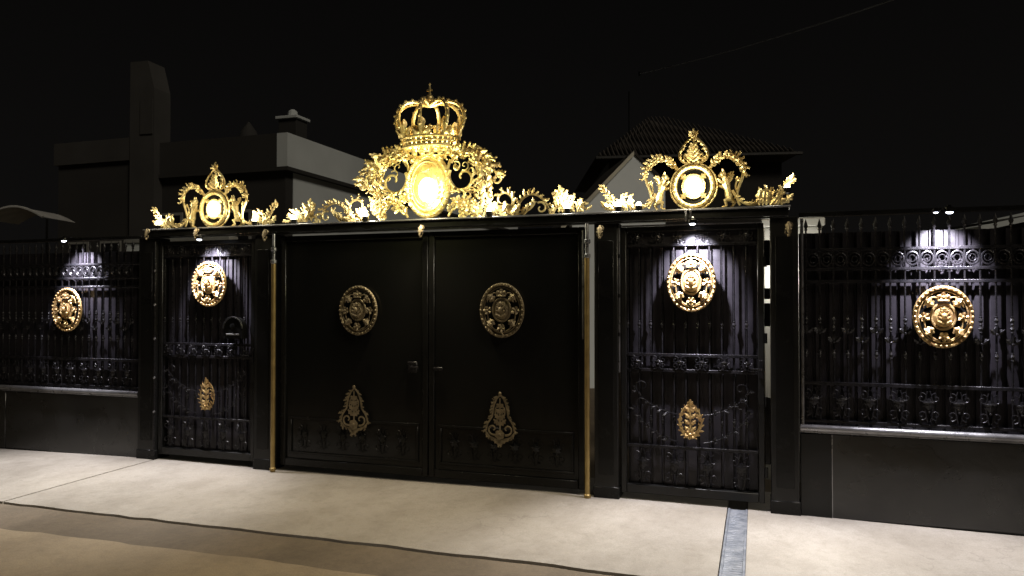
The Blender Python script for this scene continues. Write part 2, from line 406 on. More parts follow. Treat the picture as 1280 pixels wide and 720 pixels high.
def slats(x0, x1, z0, z1, y, pitch=.092, gap=.016, depth=.018):
    """profiled sheet: raised flats with narrow channels"""
    mb = MB(); n = max(1, round((x1-x0)/pitch)); p = (x1-x0)/n; prof = []
    for i in range(n):
        a = x0+i*p; prof += [(a, y+depth), (a+gap, y+depth), (a+gap+.005, y), (a+p-.005, y)]
    prof.append((x1, y+depth))
    for z in (z0, z1): mb.v += [(px_, py_, z) for px_, py_ in prof]
    N = len(prof)
    for i in range(N-1): mb.f.append((i, i+1, N+i+1, N+i))
    return mb

# ------------------------------------------------------------------ fences
def fence(label, x0, x1, med_x, medz, med_r, rev, seed):
    t = thing('ornamental_fence', label, 'fence', (x0, 0, 0), group='ornamental fences beside the gates')
    W = x1-x0; zt = 2.31
    mb = MB(); n = max(1, round(W/1.9)); p = W/n
    for i in range(n): mb.box(i*p+.004, (i+1)*p-.004, -.03, .05, -.01, .628, .006)
    mb.build('plinth', PLINTH, t)
    mb = MB(); mb.box(0, W, -.022, .045, -.06, .62); mb.build('plinth_core', BLACK, t)
    mb = MB(); mb.tube([(0, -.035, .668), (W, -.035, .668)], .027, 12, flat=1.0); mb.box(0, W, -.05, .05, .632, .652, .005); mb.build('cap_rail', RAILM, t)
    sl = slats(0, W, .66, 2.17, .035, .098); sl.build('backing_sheet', SHEET, t, smooth=False)
    mb = MB(); mb.box(0, W, -.02, .015, zt-.018, zt+.018, .004); mb.build('top_rail', BLACK, t)
    for z, h in ((2.035, .012), (1.885, .012), (1.79, .012), (1.01, .014), (.72, .012)):
        mb = MB(); mb.box(0, W, -.016, .010, z-h, z+h, .003); mb.build('cross_rail', IRON, t)
    n = int(W/.098); bar = bar_mesh(2.185-.72, [.72, .78, .52], True).build('bar', IRON, t, loc=(.05, -.004, .72))
    for i in range(1, n): rep(bar, t, (.05+i*.098, -.004, .72))
    rg = MB(); rg.ell(0, 0, .042, .05, .0075, 0, 16, 5); rg.ell(0, 0, .022, .026, .004, 0, 12, 4); ring = rg.build('ring', IRON, t, loc=(.1, -.006, 1.96))
    for i in range(1, n-1): rep(ring, t, (.1+i*.098, -.006, 1.96))
    sc = iron_scroll(.19, .25, .005).build('scroll', IRON, t, loc=(.1, -.022, .865))
    for i in range(1, int(W/.196)): rep(sc, t, (.1+i*.196, -.022, .865))
    sp = MB()                                            # small collar leaves under the ring row
    for s in (-1, 1): sp.leaf(0, 0, pi/2+s*.9, .06, .035, -.004, curl=.2, n=6); 
    sp.leaf(0, 0, pi/2, .07, .03, -.006, n=6); sp.ball(0, -.008, 0, .012, 6)
    lf = sp.build('spray', IRON, t, loc=(.05, -.016, 1.40))
    for i in range(1, n): rep(lf, t, (.05+i*.098, -.016, 1.40 if i % 2 else 1.33))
    m = medallion(t, med_x-x0, medz, med_r[0], med_r[1], -.06, OLDGOLD, seed)
    return t
FL0, FL1 = -7.9, -4.10
FR0, FR1 = 2.352, 5.7
fence('black ornamental fence left of the gates with its gold oval emblem', FL0, FL1, X(90.5), ZZ(90.5, 387)-.0, (.205, .235), False, 1)
fence('black ornamental fence right of the gates with its gold round emblem', FR0, FR1, X(1176), ZZ(1176, 396), (.195, .225), False, 2)

# ------------------------------------------------------------------ posts, beam, pipes
def post(label, x0, x1, y0=-.06, y1=.14, top=2.295, cap=False):
    w = x1-x0
    t = thing('gate_post', label, 'post', ((x0+x1)/2, 0, 0), group='black posts along the gates')
    mb = MB(); mb.box(-w/2, w/2, y0, y1, -.05, top, .006); mb.build('shaft', POSTM, t)
    mb = MB(); mb.box(-w/2-.008, w/2+.008, y0-.008, y1+.004, -.05, .10, .006); mb.build('base', BLACK, t)
    mb = MB(); mb.box(-w*.32, w*.32, y0-.007, y0-.002, .2, top-.15, .003); mb.build('face_panel', BLACK, t)
    return t
post('black post between the left fence and the left side gate', -4.09, -3.865)
post('black post between the left side gate and the double gate', X(322)+.01, -2.44)
post('black post between the double gate and the right side gate', .745, .945)
GX1 = 2.085
post('black post right of the right side gate with a pale gap beside it', 2.140, 2.345)
t = thing('plinth_pier', 'low black pier under the start of the right fence', 'pier', (2.465, 0, 0))
mb = MB(); mb.box(-.111, .109, -.040, -.0305, -.05, .625, .004); mb.build('face', POSTM, t)
mb = MB(); mb.box(.1095, .116, -.036, -.0305, -.05, .625); mb.build('edge_bead', RAILM, t)
mb = MB(); mb.tube([(0, 0, 0), (0, 0, 1.62)], .012, 8)
tp = thing('fence_upright', 'thin grey upright at the left end of the right fence', 'upright', (2.372, -.03, .66)); mb.build('tube', STEEL, tp)
mb = MB(); mb.lathe(0, 0, [(.02, 0), (.02, .012), (.012, .014)], 8); mb.build('foot', STEEL, tp)
post('black end post at the far left of the left fence', FL0-.25, FL0-.01)
post('black end post at the far right of the right fence', FR1+.01, FR1+.25)

BX0, BX1 = X(190), X(986)
hb = thing('header_beam', 'long dark header beam over the three gates carrying the gilded crests', 'beam', (BX0, 0, 2.30))
W = BX1-BX0
mb = MB(); mb.box(0, W, -.10, .12, 0, .062, .006); mb.build('beam', BLACK, hb)
mb = MB(); mb.box(-.012, W+.012, -.125, .13, .0645, .079, .004); mb.build('top_plate', RAILM, hb)
mb = MB(); mb.box(.02, W-.02, -.088, -.072, -.014, -.002, .002); mb.build('drip_edge', POSTM, hb)
BT = 2.38

def pipe(label, x, r=.022):
    t = thing('brass_pipe', label, 'pipe', (x, -.10, 0), group='brass pipes beside the double gate')
    mb = MB(); mb.lathe(0, 0, [(r, 0), (r, 2.02)], 14); mb.build('lower_tube', BRASS, t)
    mb = MB(); mb.lathe(0, 0, [(r*.7, 2.02), (r*.7, 2.29)], 10); mb.build('upper_tube', STEEL, t)
    for z in (2.02, 2.14, .02):
        mb = MB(); mb.lathe(0, 0, [(r*1.1, z-.018), (r*1.35, z-.012), (r*1.35, z+.012), (r*1.1, z+.018)], 12); mb.build('collar', BRASS if z < 1 else STEEL, t)
pipe('brass pipe standing at the left of the double gate', X(350))
pipe('brass pipe standing at the right of the double gate', X(737))

def drop(label, px, py):
    t = thing('gilded_bracket', label, 'bracket', (X(px), -.135, ZZ(px, py, -.13)), group='gilded drops under the beam')
    mb = MB(); stroke(mb, spiral(.012, .02, .028, .008, 200, -150, 16), .007, .005, 6); stroke(mb, spiral(-.008, -.028, .024, .007, 20, -330, 16), .007, .005, 6)
    mb.build('scroll', DIMGOLD, t)
    mb = MB(); mb.leaf(0, .05, -pi/2, .09, .045, -.008, n=8); mb.ball(0, -.01, -.055, .012); mb.build('leaf', DIMGOLD, t)
drop('small gilded scroll drop under the far left beam end', 196, 292)
drop('small gilded scroll drop beside the left brass pipe', 342, 293)
drop('small gilded scroll drop beside the right brass pipe', 754, 289)
drop('small gilded scroll drop under the far right beam end', 985, 285)
drop('small gilded drop at the top of the double gate seam', 534, 288)
drop('small gilded drop left of the lamp over the left side gate', 257, 291)

# ------------------------------------------------------------------ side gates
def side_gate(label, x0, x1, mpx, mpy, mr, lpx, lpy, lr, seed):
    W = x1-x0; xc = (x0+x1)/2; zt = 2.255; zb = .06; fw = .045
    t = thing('side_gate', label, 'gate', (xc, 0, 0), group='side gates')
    h = W/2
    mb = MB()
    mb.box(-h, -h+fw, -.03, .03, zb, zt, .005); mb.box(h-fw, h, -.03, .03, zb, zt, .005)
    mb.box(-h+fw+.001, h-fw-.001, -.028, .028, zt-fw, zt, .005); mb.box(-h+fw+.001, h-fw-.001, -.028, .028, zb, zb+fw*1.6, .005)
    mb.build('frame', POSTM, t)
    sl = slats(-h+fw, h-fw, zb+.05, zt-.12, .035, .092); sl.build('backing_sheet', SHEET, t, smooth=False)
    mb = MB(); mb.box(-h+fw, h-fw, .01, .034, zt-.17, zt-fw); mb.build('top_panel', SHEET, t)
    for z, hh in ((zt-.155, .011), (1.20, .013), (1.075, .013), (.45, .012)):
        mb = MB(); mb.box(-h+fw+.002, h-fw-.002, -.022, .008, z-hh, z+hh, .003); mb.build('cross_rail', IRON, t)
    if seed == 12: mb = MB(); mb.box(-h+.01, h-.01, -.034, -.006, zt+.003, zt+.015, .002); mb.build('top_trim', RAILM, t)
    n = int((W-2*fw)/.092); p = (W-2*fw)/n
    b1 = bar_mesh(zt-.165-.45, [.22, 1.0], False, .007).build('bar', IRON, t, loc=(-h+fw+p/2*0+.008, -.004, .45))
    for i in range(1, n): rep(b1, t, (-h+fw+p*i+.008, -.004, .45))
    s1 = iron_scroll(.15, .10, .0042).build('scroll', IRON, t, loc=(-h+fw+.08, -.02, zt-.098))
    m = int((W-2*fw)/.15); q = (W-2*fw)/m
    for i in range(m):
        o = s1 if i == 0 else rep(s1, t, (0, 0, 0)); o.location = (-h+fw+q*(i+.5), -.018, zt-.098)
        rep(s1, t, (-h+fw+q*(i+.5), -.026, 1.138))
    s2 = iron_scroll(.21, .30, .005).build('large_scroll', IRON, t); m = max(1, int((W-2*fw)/.21)); q = (W-2*fw)/m
    for i in range(m):
        o = s2 if i == 0 else rep(s2, t, (0, 0, 0)); o.location = (-h+fw+q*(i+.5), -.024, .29)
    rr = random.Random(seed+50)
    for sx in (-1, 1):                                    # leafy sprays around the lower emblem
        for k in range(2):
            sp = MB()
            P = [(sx*a, b, c) for a, b, c in bez([(.10, .50+.22*k), (.24, .52+.22*k), (.40, .62+.20*k), (h-fw-.05, .78+.16*k)], 16, -.02)]
            stroke(sp, P, .005, .003, 5); acanthus(sp, P, 1, .05, .07, -.006, 50, 1, .8, rr); acanthus(sp, P, -1, .045, .09, -.006, 50, 1, .8, rr)
            stroke(sp, [(sx*a, b, c) for a, b, c in spiral(h-fw-.13, .80+.14*k, .06, .012, -60, 300, 18, -.02)], .005, .003, 5)
            sp.build('leaf_spray', IRON, t)
    mz = ZZ(mpx, mpy, -.07); lz = ZZ(lpx, lpy, -.04)
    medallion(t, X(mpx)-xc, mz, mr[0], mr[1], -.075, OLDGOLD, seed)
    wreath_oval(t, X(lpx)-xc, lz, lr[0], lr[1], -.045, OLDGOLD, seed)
    for z in (.3, .85, 1.35, 1.95):
        mb = MB(); mb.lathe(h+.012 if seed == 12 else -h-.014, -.02, [(.012, z-.04), (.012, z+.04)], 8); mb.build('hinge', BLACK, t)
    mb = MB(); mb.tube([(h-.022, -.035, 1.10), (h-.022, -.085, 1.11), (h-.10, -.09, 1.11)], .009, 8); mb.box(h-.04, h-.006, -.042, -.030, 1.03, 1.18, .003); mb.build('handle', IRON, t)
    return t
sg1 = side_gate('narrow black side gate at the left under the smaller crest', -3.85, X(322)-.01, 268, 355, (.205, .225), 264, 494, (.125, .19), 11)
sg2 = side_gate('wide black side gate at the right with pale strip beside it', 0.965, 2.092, 865, 353, (.19, .235), 863, 526, (.128, .185), 12)
for a_, b_ in ((300, 332), (360, 374), (379, 408), (497, 580)):
    mb = MB(); mb.box(2.094-sg2.location.x, 2.138-sg2.location.x, .0, .02, ZZ(961, b_), ZZ(961, a_), .004); mb.build('hinge_plate', BLACK, sg2)
# pale upright frames beside the right side gate
for nm, lb, xa, zt_ in (('frame_upright', 'pale upright at the left edge of the right side gate', .953, 2.27),):
    t = thing(nm, lb, 'upright', (xa, -.045, 1.05)); mb = MB(); mb.tube([(0, 0, 0), (0, 0, zt_-1.05)], .0085, 8); mb.build('tube', STEEL, t)
    for z in (.3, .62, .95): mb = MB(); mb.lathe(0, 0, [(.012, z), (.012, z+.03)], 8); mb.build('clip', IRON, t)
t = thing('frame_upright', 'thin grey upright at the left edge of the left side gate', 'upright', (-3.857, -.075, .05))
mb = MB(); mb.tube([(0, 0, 0), (0, 0, 2.2)], .008, 8); mb.build('tube', IRON, t)
for z in (.45, .8, 1.2, 1.55, 1.9): mb = MB(); mb.lathe(0, 0, [(.008, z-.012), (.015, z), (.008, z+.012)], 8); mb.build('clip', STEEL, t)
# intercom near the right edge of the left side gate
t = thing('intercom', 'dark domed intercom with a pale slot on the left side gate', 'intercom', (X(302), -.08, ZZ(302, 423, -.08)))
mb = MB(); prof = [(-.11, 0), (.11, 0), (.11, .10)]+[(.11*cos(a), .10+.11*sin(a)) for a in [pi*i/12 for i in range(1, 12)]]+[(-.11, .10)]
n = len(prof)
for y in (-.045, .03): mb.v += [(a, y, b) for a, b in prof]
mb.f += [tuple(range(n)), tuple(range(n, 2*n))[::-1]]+[(i, n+i, n+(i+1) % n, (i+1) % n) for i in range(n)]
mb.build('housing', BLACK, t)
mb = MB(); mb.tube([(a, -.05, b) for a, b in prof[2:]], .010, 6); mb.build('hood', POSTM, t)
mb = MB(); mb.box(-.075, .075, -.052, -.0455, .035, .05, .002); mb.build('slot', PALEM, t)
mb = MB(); mb.disc(0, .12, .03, .03, -.055, -.046, 16, .008); mb.build('camera_eye', GLASSY, t)

# ------------------------------------------------------------------ double gate
def leaf_gate(label, x0, x1, mpx, mpy, mr, lpx, lpy, lr, seed):
    W = x1-x0; xc = (x0+x1)/2; h = W/2; zt = 2.27; zb = .05; fw = .055
    t = thing('driveway_gate', label, 'gate', (xc, 0, 0), group='leaves of the double gate')
    mb = MB()
    mb.box(-h, -h+fw, -.03, .03, zb, zt, .006); mb.box(h-fw, h, -.03, .03, zb, zt, .006)
    mb.box(-h+fw+.001, h-fw-.001, -.028, .028, zt-fw, zt, .005); mb.box(-h+fw+.001, h-fw-.001, -.028, .028, zb, zb+fw*1.3, .005)
    mb.build('frame', BLACK, t)
    mb = MB(); mb.box(-h+fw, h-fw, -.004, .006, zb+.05, zt-.04); mb.build('gloss_sheet', GLASSY, t)
    mb = MB(); mb.box(-h+fw+.04, h-fw-.04, -.02, -.0045, .50, .525, .003); mb.box(-h+fw+.04, h-fw-.04, -.02, -.0045, .17, .19, .003)
    for s in (-1, 1): mb.box(s*(h-fw-.055)-.012, s*(h-fw-.055)+.012, -.0205, -.0046, .191, .499, .003)
    mb.build('lower_moulding', BLACK, t)
    s2 = iron_scroll(.2, .27, .0028).build('large_scroll', BLACK, t); m = 6; q = (W-2*fw-.2)/m
    for i in range(m):
        o = s2 if i == 0 else rep(s2, t, (0, 0, 0)); o.location = (-h+fw+.1+q*(i+.5), -.014, .345)
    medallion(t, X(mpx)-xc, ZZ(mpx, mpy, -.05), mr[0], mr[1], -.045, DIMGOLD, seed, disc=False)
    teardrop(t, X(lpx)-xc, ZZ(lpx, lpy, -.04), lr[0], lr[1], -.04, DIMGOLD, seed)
    return t
SEAM = X(537)
gl = leaf_gate('left leaf of the black double gate with dim oval emblem', -2.365, SEAM-.004, 451, 388, (.198, .23), 446, 511, (.165, .215), 21)
gr = leaf_gate('right leaf of the black double gate with dim oval emblem', SEAM+.004, .655, 629.5, 388, (.202, .238), 627, 522, (.155, .22), 22)
mb = MB(); mb.tube([(.655-.01-gr.location.x, -.045, 1.32), (.655-.01-gr.location.x, -.045, 2.24)], .007, 8); mb.build('edge_rod', STEEL, gr)
mb = MB(); mb.box(.48-.12-.48, .04, -.034, -.031, 1.03, 1.10)  # latch plate beside the seam
mb = MB(); xs = SEAM-gl.location.x
mb.box(xs-.20, xs-.10, -.052, -.031, .99, 1.09, .008); lk = mb.build('lock', IRON, gl)
mb = MB(); mb.tube([(xs-.15, -.055, 1.045), (xs-.15, -.085, 1.045), (xs-.07, -.09, 1.04)], .010, 8); mb.build('handle', IRON, lk)
mb = MB(); mb.box(.06-gr.location.x+SEAM, .15-gr.location.x+SEAM, -.05, -.031, 1.015, 1.045, .006); mb.build('strike_plate', IRON, gr)

# ------------------------------------------------------------------ small lamps on the beam and downlights
def flood(label, x, y, z, e, col=(1, .93, .75), r=.022):
    t = thing('floodlight', label, 'floodlight', (x, y, z), group='small floodlights among the gilded leaves')
    mb = MB(); mb.lathe(0, 0, [(r*.9, 0), (r*1.2, .01), (r*1.2, .035), (r*1.35, .04)], 12); mb.build('housing', BLACK, t)
    mb = MB(); mb.ball(0, 0, .05, r*1.1, 10); mb.build('bulb', L_HOT, t)
    light('bulb_light', 'POINT', (0, -.05, .11), e*1.2, col, .03, parent=t)
    return t
flood('floodlight at the far left end of the beam', X(206), -.10, BT, 3.5)
flood('floodlight in bright leaves right of the left crest', X(326), -.10, BT, 3.5)
flood('floodlight in bright leaves left of the brass pipe', X(374), -.10, BT, 3.5)
flood('floodlight in bright leaves left of the crowned crest', X(464), -.12, BT, 8)
flood('floodlight in bright leaves right of the crowned crest', X(617), -.12, BT, 7)
flood('floodlight at the right end of the middle scrollwork', X(713), -.10, BT, 3.5)
flood('floodlight at the left end of the right crest', X(776), -.10, BT, 3)
flood('floodlight in bright leaves left of the right crest', X(801), -.10, BT, 2)
flood('floodlight at the far right end of the beam', X(984), -.06, BT+.10, 1.0)

def downlight(label, x, z, y, e, legs=False, two=False, ymount=-.02, spot=150):
    t = thing('downlight', label, 'downlight', (x, y, z), group='cool downlights over the emblems')
    mb = MB(); mb.lathe(0, 0, [(.030, .0), (.034, .004), (.034, .030), (.012, .040)], 14)
    if two: mb.lathe(-.085, 0, [(.022, .0), (.025, .004), (.025, .026), (.01, .034)], 14)
    mb.build('housing', BLACK, t)
    mb = MB(); mb.ball(0, 0, 0, .024, 10, sz=.5)
    if two: mb.ball(-.085, 0, .002, .016, 10, sz=.5)
    mb.build('lens', L_COOL, t)
    mb = MB(); mb.box(-.012, .012, .0, ymount-y, .040, .052, .002)
    if legs: mb.box(-.055, -.043, -.012, 0, .02, .11, .002); mb.box(-.02, -.008, -.012, 0, .04, .11, .002)
    mb.build('arm', STEEL if legs else BLACK, t)
    light('lens_light', 'SPOT', (0, 0, -.03), e*2.7, (.88, .84, 1), .018, rot=(radians(12), 0, 0), spot=80, blend=.9, parent=t)
    light('wash_light', 'SPOT', (0, .0, -.03), e*8.5, (.88, .85, 1), .018, rot=(radians(40), 0, 0), spot=84, blend=.9, parent=t)
    light('beam_light', 'SPOT', (0, -.01, -.04), e*10.5, (1, .965, .95), .03, rot=(radians(-23), 0, 0), spot=80, blend=.8, parent=t)
    return t
downlight('cool downlight over the left fence emblem', X(104), 2.275, -.24, 30, two=False)
downlight('cool downlight over the left side gate', X(270), 2.245, -.24, 30, ymount=-.08)
downlight('cool downlight over the right side gate on two pale stems', X(869), 2.245, -.25, 36, legs=True, ymount=-.08)
downlight('pair of cool downlights over the right fence emblem', X(1177), 2.27, -.25, 38, two=True)

# ------------------------------------------------------------------ middle crest with the crown
cx0 = X(538.5)
cr = thing('crowned_crest', 'large glowing gilded crest with a crown over the double gate', 'crest', (cx0, -.03, BT))
# crown -----------------------------------------------------------
cw = MB(); sy = .62
def ring3(mb, rx, z, r, n=28, k=6): mb.tube([(rx*cos(2*pi*i/n), rx*sy*sin(2*pi*i/n), z) for i in range(n)], r, k, close=True)
ring3(cw, .255, .655, .016); ring3(cw, .272, .735, .014); ring3(cw, .262, .695, .008)
crown = cw.build('crown', GOLD, cr)
b = MB(); n = 32
for i in range(n):
    a0, a1 = 2*pi*i/n, 2*pi*(i+.72)/n; q = len(b.v)
    for a in (a0, a1):
        b.v += [(.256*cos(a), .256*sy*sin(a), .66), (.271*cos(a), .271*sy*sin(a), .73)]
    b.f.append((q, q+2, q+3, q+1))
for i in range(16):
    a = 2*pi*i/16; b.ball(.272*cos(a), .272*sy*sin(a)-.0, .697, .017 if i % 2 else .012, 6)
b.build('circlet', GOLD, crown)
for i in range(8):                                       # crosses and fleurs on the circlet
    fl = MB()
    a = 2*pi*i/8+pi/8*0; c, s_ = cos(a), sin(a); x, y = .278*c, .278*sy*s_; dx = s_ if abs(s_) > .2 else .2
    for k, (o_, L, w) in enumerate(((-.9, .10, .07), (0, .16, .08), (.9, .10, .07))):
        q = len(fl.v); fl.leaf(0, 0, pi/2+o_, L, w, 0, curl=.05, lobes=1 if k == 1 else 2, n=7)
        fl.v[q:] = [(x+vx*(abs(s_)*.9+.25), y+vy, .74+vz) for vx, vy, vz in fl.v[q:]]
    fl.ball(x, y, .765, .018, 6); fl.ball(x, y, .86, .013, 6)
    stroke(fl, [(x+(p[0])*(abs(s_)*.9+.25), y, .78+p[2]) for p in spiral(.05, 0, .035, .01, 180, -180, 12)], .008, .006, 5)
    stroke(fl, [(x-(p[0])*(abs(s_)*.9+.25), y, .78+p[2]) for p in spiral(.05, 0, .035, .01, 180, -180, 12)], .008, .006, 5)
    fl.build('fleuron', GOLD, crown)
for i in range(8):                                       # arches with pearls
    a = 2*pi*i/8; c, s_ = cos(a), sin(a)
    P = [(r*c, r*sy*s_, z) for (_, (r, z)) in enumerate([(.275, .75), (.315, .82), (.338, .89), (.335, .955), (.305, 1.01), (.25, 1.05), (.18, 1.065), (.11, 1.06), (.05, 1.045), (.01, 1.035)])]
    mb = MB(); mb.tube(P, [.016, .017, .018, .018, .018, .017, .016, .015, .014, .014], 6)
    for (x, y, z) in P[1:-1]: mb.ball(x*1.04, y*1.04-.004, z+.012, .015, 6)
    mb.build('arch', GOLD, crown)
mb = MB(); mb.ball(0, 0, 1.10, .042, 12); mb.lathe(0, 0, [(.03, 1.04), (.02, 1.06), (.03, 1.065)], 10); mb.build('orb', GOLD, crown)
mb = MB(); mb.tube([(0, 0, 1.13), (0, 0, 1.225)], [.014, .008], 6); mb.tube([(-.026, 0, 1.18), (.026, 0, 1.18)], .009, 6); mb.ball(0, 0, 1.235, .012, 6); mb.build('cross', GOLD, crown)
mb = MB(); rr = random.Random(12)
for i in range(24):
    a = 2*pi*i/24; x, y = .272*cos(a), .272*sy*sin(a); hgt = .10+.05*(i % 3 == 0)
    q = len(mb.v); mb.leaf(0, 0, pi/2, hgt, .045, 0, curl=-.1, n=7); mb.v[q:] = [(x+vx*(abs(sin(a))*.8+.25), y+vy, .735+vz) for vx, vy, vz in mb.v[q:]]
    for s in (-1, 1):
        stroke(mb, [(x+s*(p[0])*(abs(sin(a))*.8+.2), y, .80+p[2]) for p in spiral(.022, 0, .02, .006, 180, -160, 10)], .006, .004, 5)
mb.build('filigree', GOLD, crown)
# crown support
rr = random.Random(31); mb = MB()
def supp(m):
    stroke(m, bez([(.02, .58), (.10, .56), (.24, .56), (.25, .65)], 12, -.02), .014, .010); acanthus(m, bez([(.02, .58), (.10, .56), (.24, .56), (.25, .65)], 12, -.04), -1, .08, .05, -.01, 60, 1, 1, rr)
    stroke(m, spiral(.16, .60, .06, .015, 270, -100, 18, -.05), .011, .007)
    stroke(m, bez([(.24, .66), (.30, .62), (.26, .52), (.20, .50)], 12, -.03), .012, .008); m.leaf(.24, .60, .5, .11, .07, -.04)
    for k in range(3): m.leaf(.05+.07*k, .57, pi/2-.2*k, .09, .05, -.06)
mirror(mb, supp); mb.build('crown_support', GOLD, cr)
# oval frame and lamp ----------------------------------------------
mb = MB(); mb.ell(0, .30, .205, .272, .024, -.03, 40, 8); mb.ell(0, .30, .168, .228, .013, -.05, 36, 6)
for i in range(26): a = 2*pi*i/26; mb.ball(.205*cos(a), -.055, .30+.272*sin(a), .013, 6)
ov = mb.build('oval_frame', GOLD, cr)
mb = MB(); mb.disc(0, .30, .20, .265, .0, .012, 32); mb.build('back_plate', GOLD, ov)
mb = MB(); mb.disc(0, .265, .085, .110, -.055, -.02, 28, .03); mb.build('lamp_glass', L_HOT, ov)
mb = MB()                                               # little crowned cartouche in front of the lamp
mb.box(-.05, .05, -.11, -.10, .415, .432, .003); mb.ell(0, .455, .045, .035, .006, -.105, 14, 5)
for s in (-1, 1):
    stroke(mb, [(s*p[0], p[1], p[2]) for p in bez([(.02, .11), (.13, .16), (.15, .30), (.09, .40)], 14, -.085)], .008, .005)
    for k in range(5): mb.leaf(s*(.115+.01*sin(k)), .17+.045*k, pi/2-s*.9, .045, .03, -.09, n=5)
mb.build('cartouche', GOLD, ov)
# big leaf scrolls -------------------------------------------------
def big(side):
    rr = random.Random(77+side); mb = MB(); F = lambda P: P
    # stem
    P = bez([(.47, .0), (.54, .18), (.50, .35), (.44, .50)], 20, -.01); stroke(mb, P, .016, .010); acanthus(mb, P, -1, .12, .055, -.01, 45, .8, 1.2, rr); acanthus(mb, P, 1, .07, .08, -.02, 50, 1, 1, rr)
    P = bez([(.51, .0), (.58, .2), (.56, .35), (.50, .52)], 20, .02); stroke(mb, P, .012, .008); acanthus(mb, P, -1, .13, .06, -.01, 50, .7, 1.1, rr)
    # shoulder
    P = bez([(.22, .50), (.30, .66), (.52, .66), (.66, .36)], 26, -.02); stroke(mb, P, .015, .011); acanthus(mb, P, 1, .105, .045, -.01, 60, .8, 1.15, rr); acanthus(mb, P, -1, .08, .06, -.03, 60, 1, 1, rr)
    stroke(mb, spiral(.655, .33, .055, .012, 100, -260, 18, -.03), .012, .007)
    # inner volute
    P = spiral(.345, .36, .145, .02, 150, 560, 34, -.04); stroke(mb, P, .016, .009); acanthus(mb, P[:18], -1, .07, .05, -.02, 50, 1, 1, rr)
    stroke(mb, bez([(.22, .53), (.18, .45), (.17, .35), (.30, .24)], 14, -.03), .014, .012)
    mb.tube([(.20, -.02, .245), (.52, -.02, .245)], .011, 6)
    # lower leaves
    for k in range(8):
        x = .22+.27*rr.random(); z = .03+.17*rr.random(); mb.flower(x, z, rr.uniform(.035, .06), -.03-.03*rr.random(), 5, rr.random()*3)
    P = bez([(.20, .02), (.30, .22), (.42, .20), (.46, .05)], 18, -.03); stroke(mb, P, .012, .008); acanthus(mb, P, 1, .07, .04, -.01, 60, 1, 1, rr); acanthus(mb, P, -1, .06, .04, -.01, 60, 1, 1, rr)
    for k in range(9):
        a = radians(rr.uniform(5, 95)); r_ = rr.uniform(.22, .34); x = .34+r_*cos(a)*.95; z = .33+r_*sin(a)*.85
        mb.flower(x, z, rr.uniform(.03, .055), -.02-.05*rr.random(), 5, rr.random()*3)
    for k in range(26):                                  # thin tendrils through the leaf work
        a = radians(rr.uniform(-60, 110)); r_ = rr.uniform(.12, .36); x = .33+r_*cos(a)*.9; z = max(.06, .30+r_*sin(a)*.9)
        a0 = rr.uniform(0, 360); stroke(mb, spiral(x, z, rr.uniform(.025, .05), .006, a0, a0+rr.choice((-1, 1))*rr.uniform(300, 420), 16, -.02-.05*rr.random()), .0065, .004, 5)
    return mb
def small(side):
    rr = random.Random(177+side); mb = MB()
    P = spiral(.72, .14, .115, .018, -110, 300, 34, -.03)[::1]; stroke(mb, P, .015, .008); acanthus(mb, P[:20], -1, .075, .045, -.01, 55, 1, .8, rr)
    P = bez([(.62, .02), (.80, -.02), (.95, .02), (1.0, .10)], 14, -.02); stroke(mb, P, .012, .008); acanthus(mb, P, 1, .08, .05, -.01, 60, 1, 1, rr)
    for k in range(7): mb.leaf(.60+.035*k, .02, pi/2+rr.uniform(-.8, .8), .11, .06, -.05)
    return mb
def plume(side):
    rr = random.Random(277+side); mb = MB()
    P = bez([(.83, .03), (.88, .24), (1.08, .24), (1.14, .01)], 22, -.02); stroke(mb, P, .012, .009); acanthus(mb, P, 1, .065, .035, -.01, 60, .9, 1, rr)
    stroke(mb, spiral(1.06, .06, .055, .012, 120, -240, 18, -.03), .010, .006)
    stroke(mb, bez([(.90, .0), (.95, .06), (1.0, .1), (1.02, .12)], 8, -.03), .009, .007)
    return mb
def tip(side):
    rr = random.Random(377+side); mb = MB()
    for k in range(5): mb.leaf(1.215+.01*k, .02+.03*k, pi/2+rr.uniform(-.7, .6), .11, .055, -.03)
    mb.flower(1.20, .17, .04, -.04)
    P = bez([(1.16, .0), (1.20, .12), (1.34, .16), (1.46, .03)], 18, -.02); stroke(mb, P, .012, .008); acanthus(mb, P, 1, .075, .04, -.01, 65, .8, 1.1, rr)
    for k in range(8): mb.leaf(1.26+.025*k, .015, pi/2+rr.uniform(-.9, .9), .10, .05, -.05)
    return mb
for fn, nm in ((big, 'leaf_scroll'), (small, 'volute'), (plume, 'plume'), (tip, 'end_leaf')):
    for side in (0, 1):
        mb = fn(side)
        if side == 0: mb.v = [(-x, y, z) for x, y, z in mb.v]; mb.f = [q[::-1] for q in mb.f]
        mb.build(nm, GOLD, cr)
light('crest_lamp', 'POINT', (0, -.36, .24), 20, (1, .93, .46), .05, parent=ov)
light('crest_beam', 'SPOT', (0, -.22, .27), 170, (1, .83, .62), .08, rot=(radians(-30), 0, 0), spot=125, blend=1.0, parent=ov)
light('crown_lamp', 'POINT', (0, -.02, .80), 9.0, (1, .86, .5), .05, parent=ov)

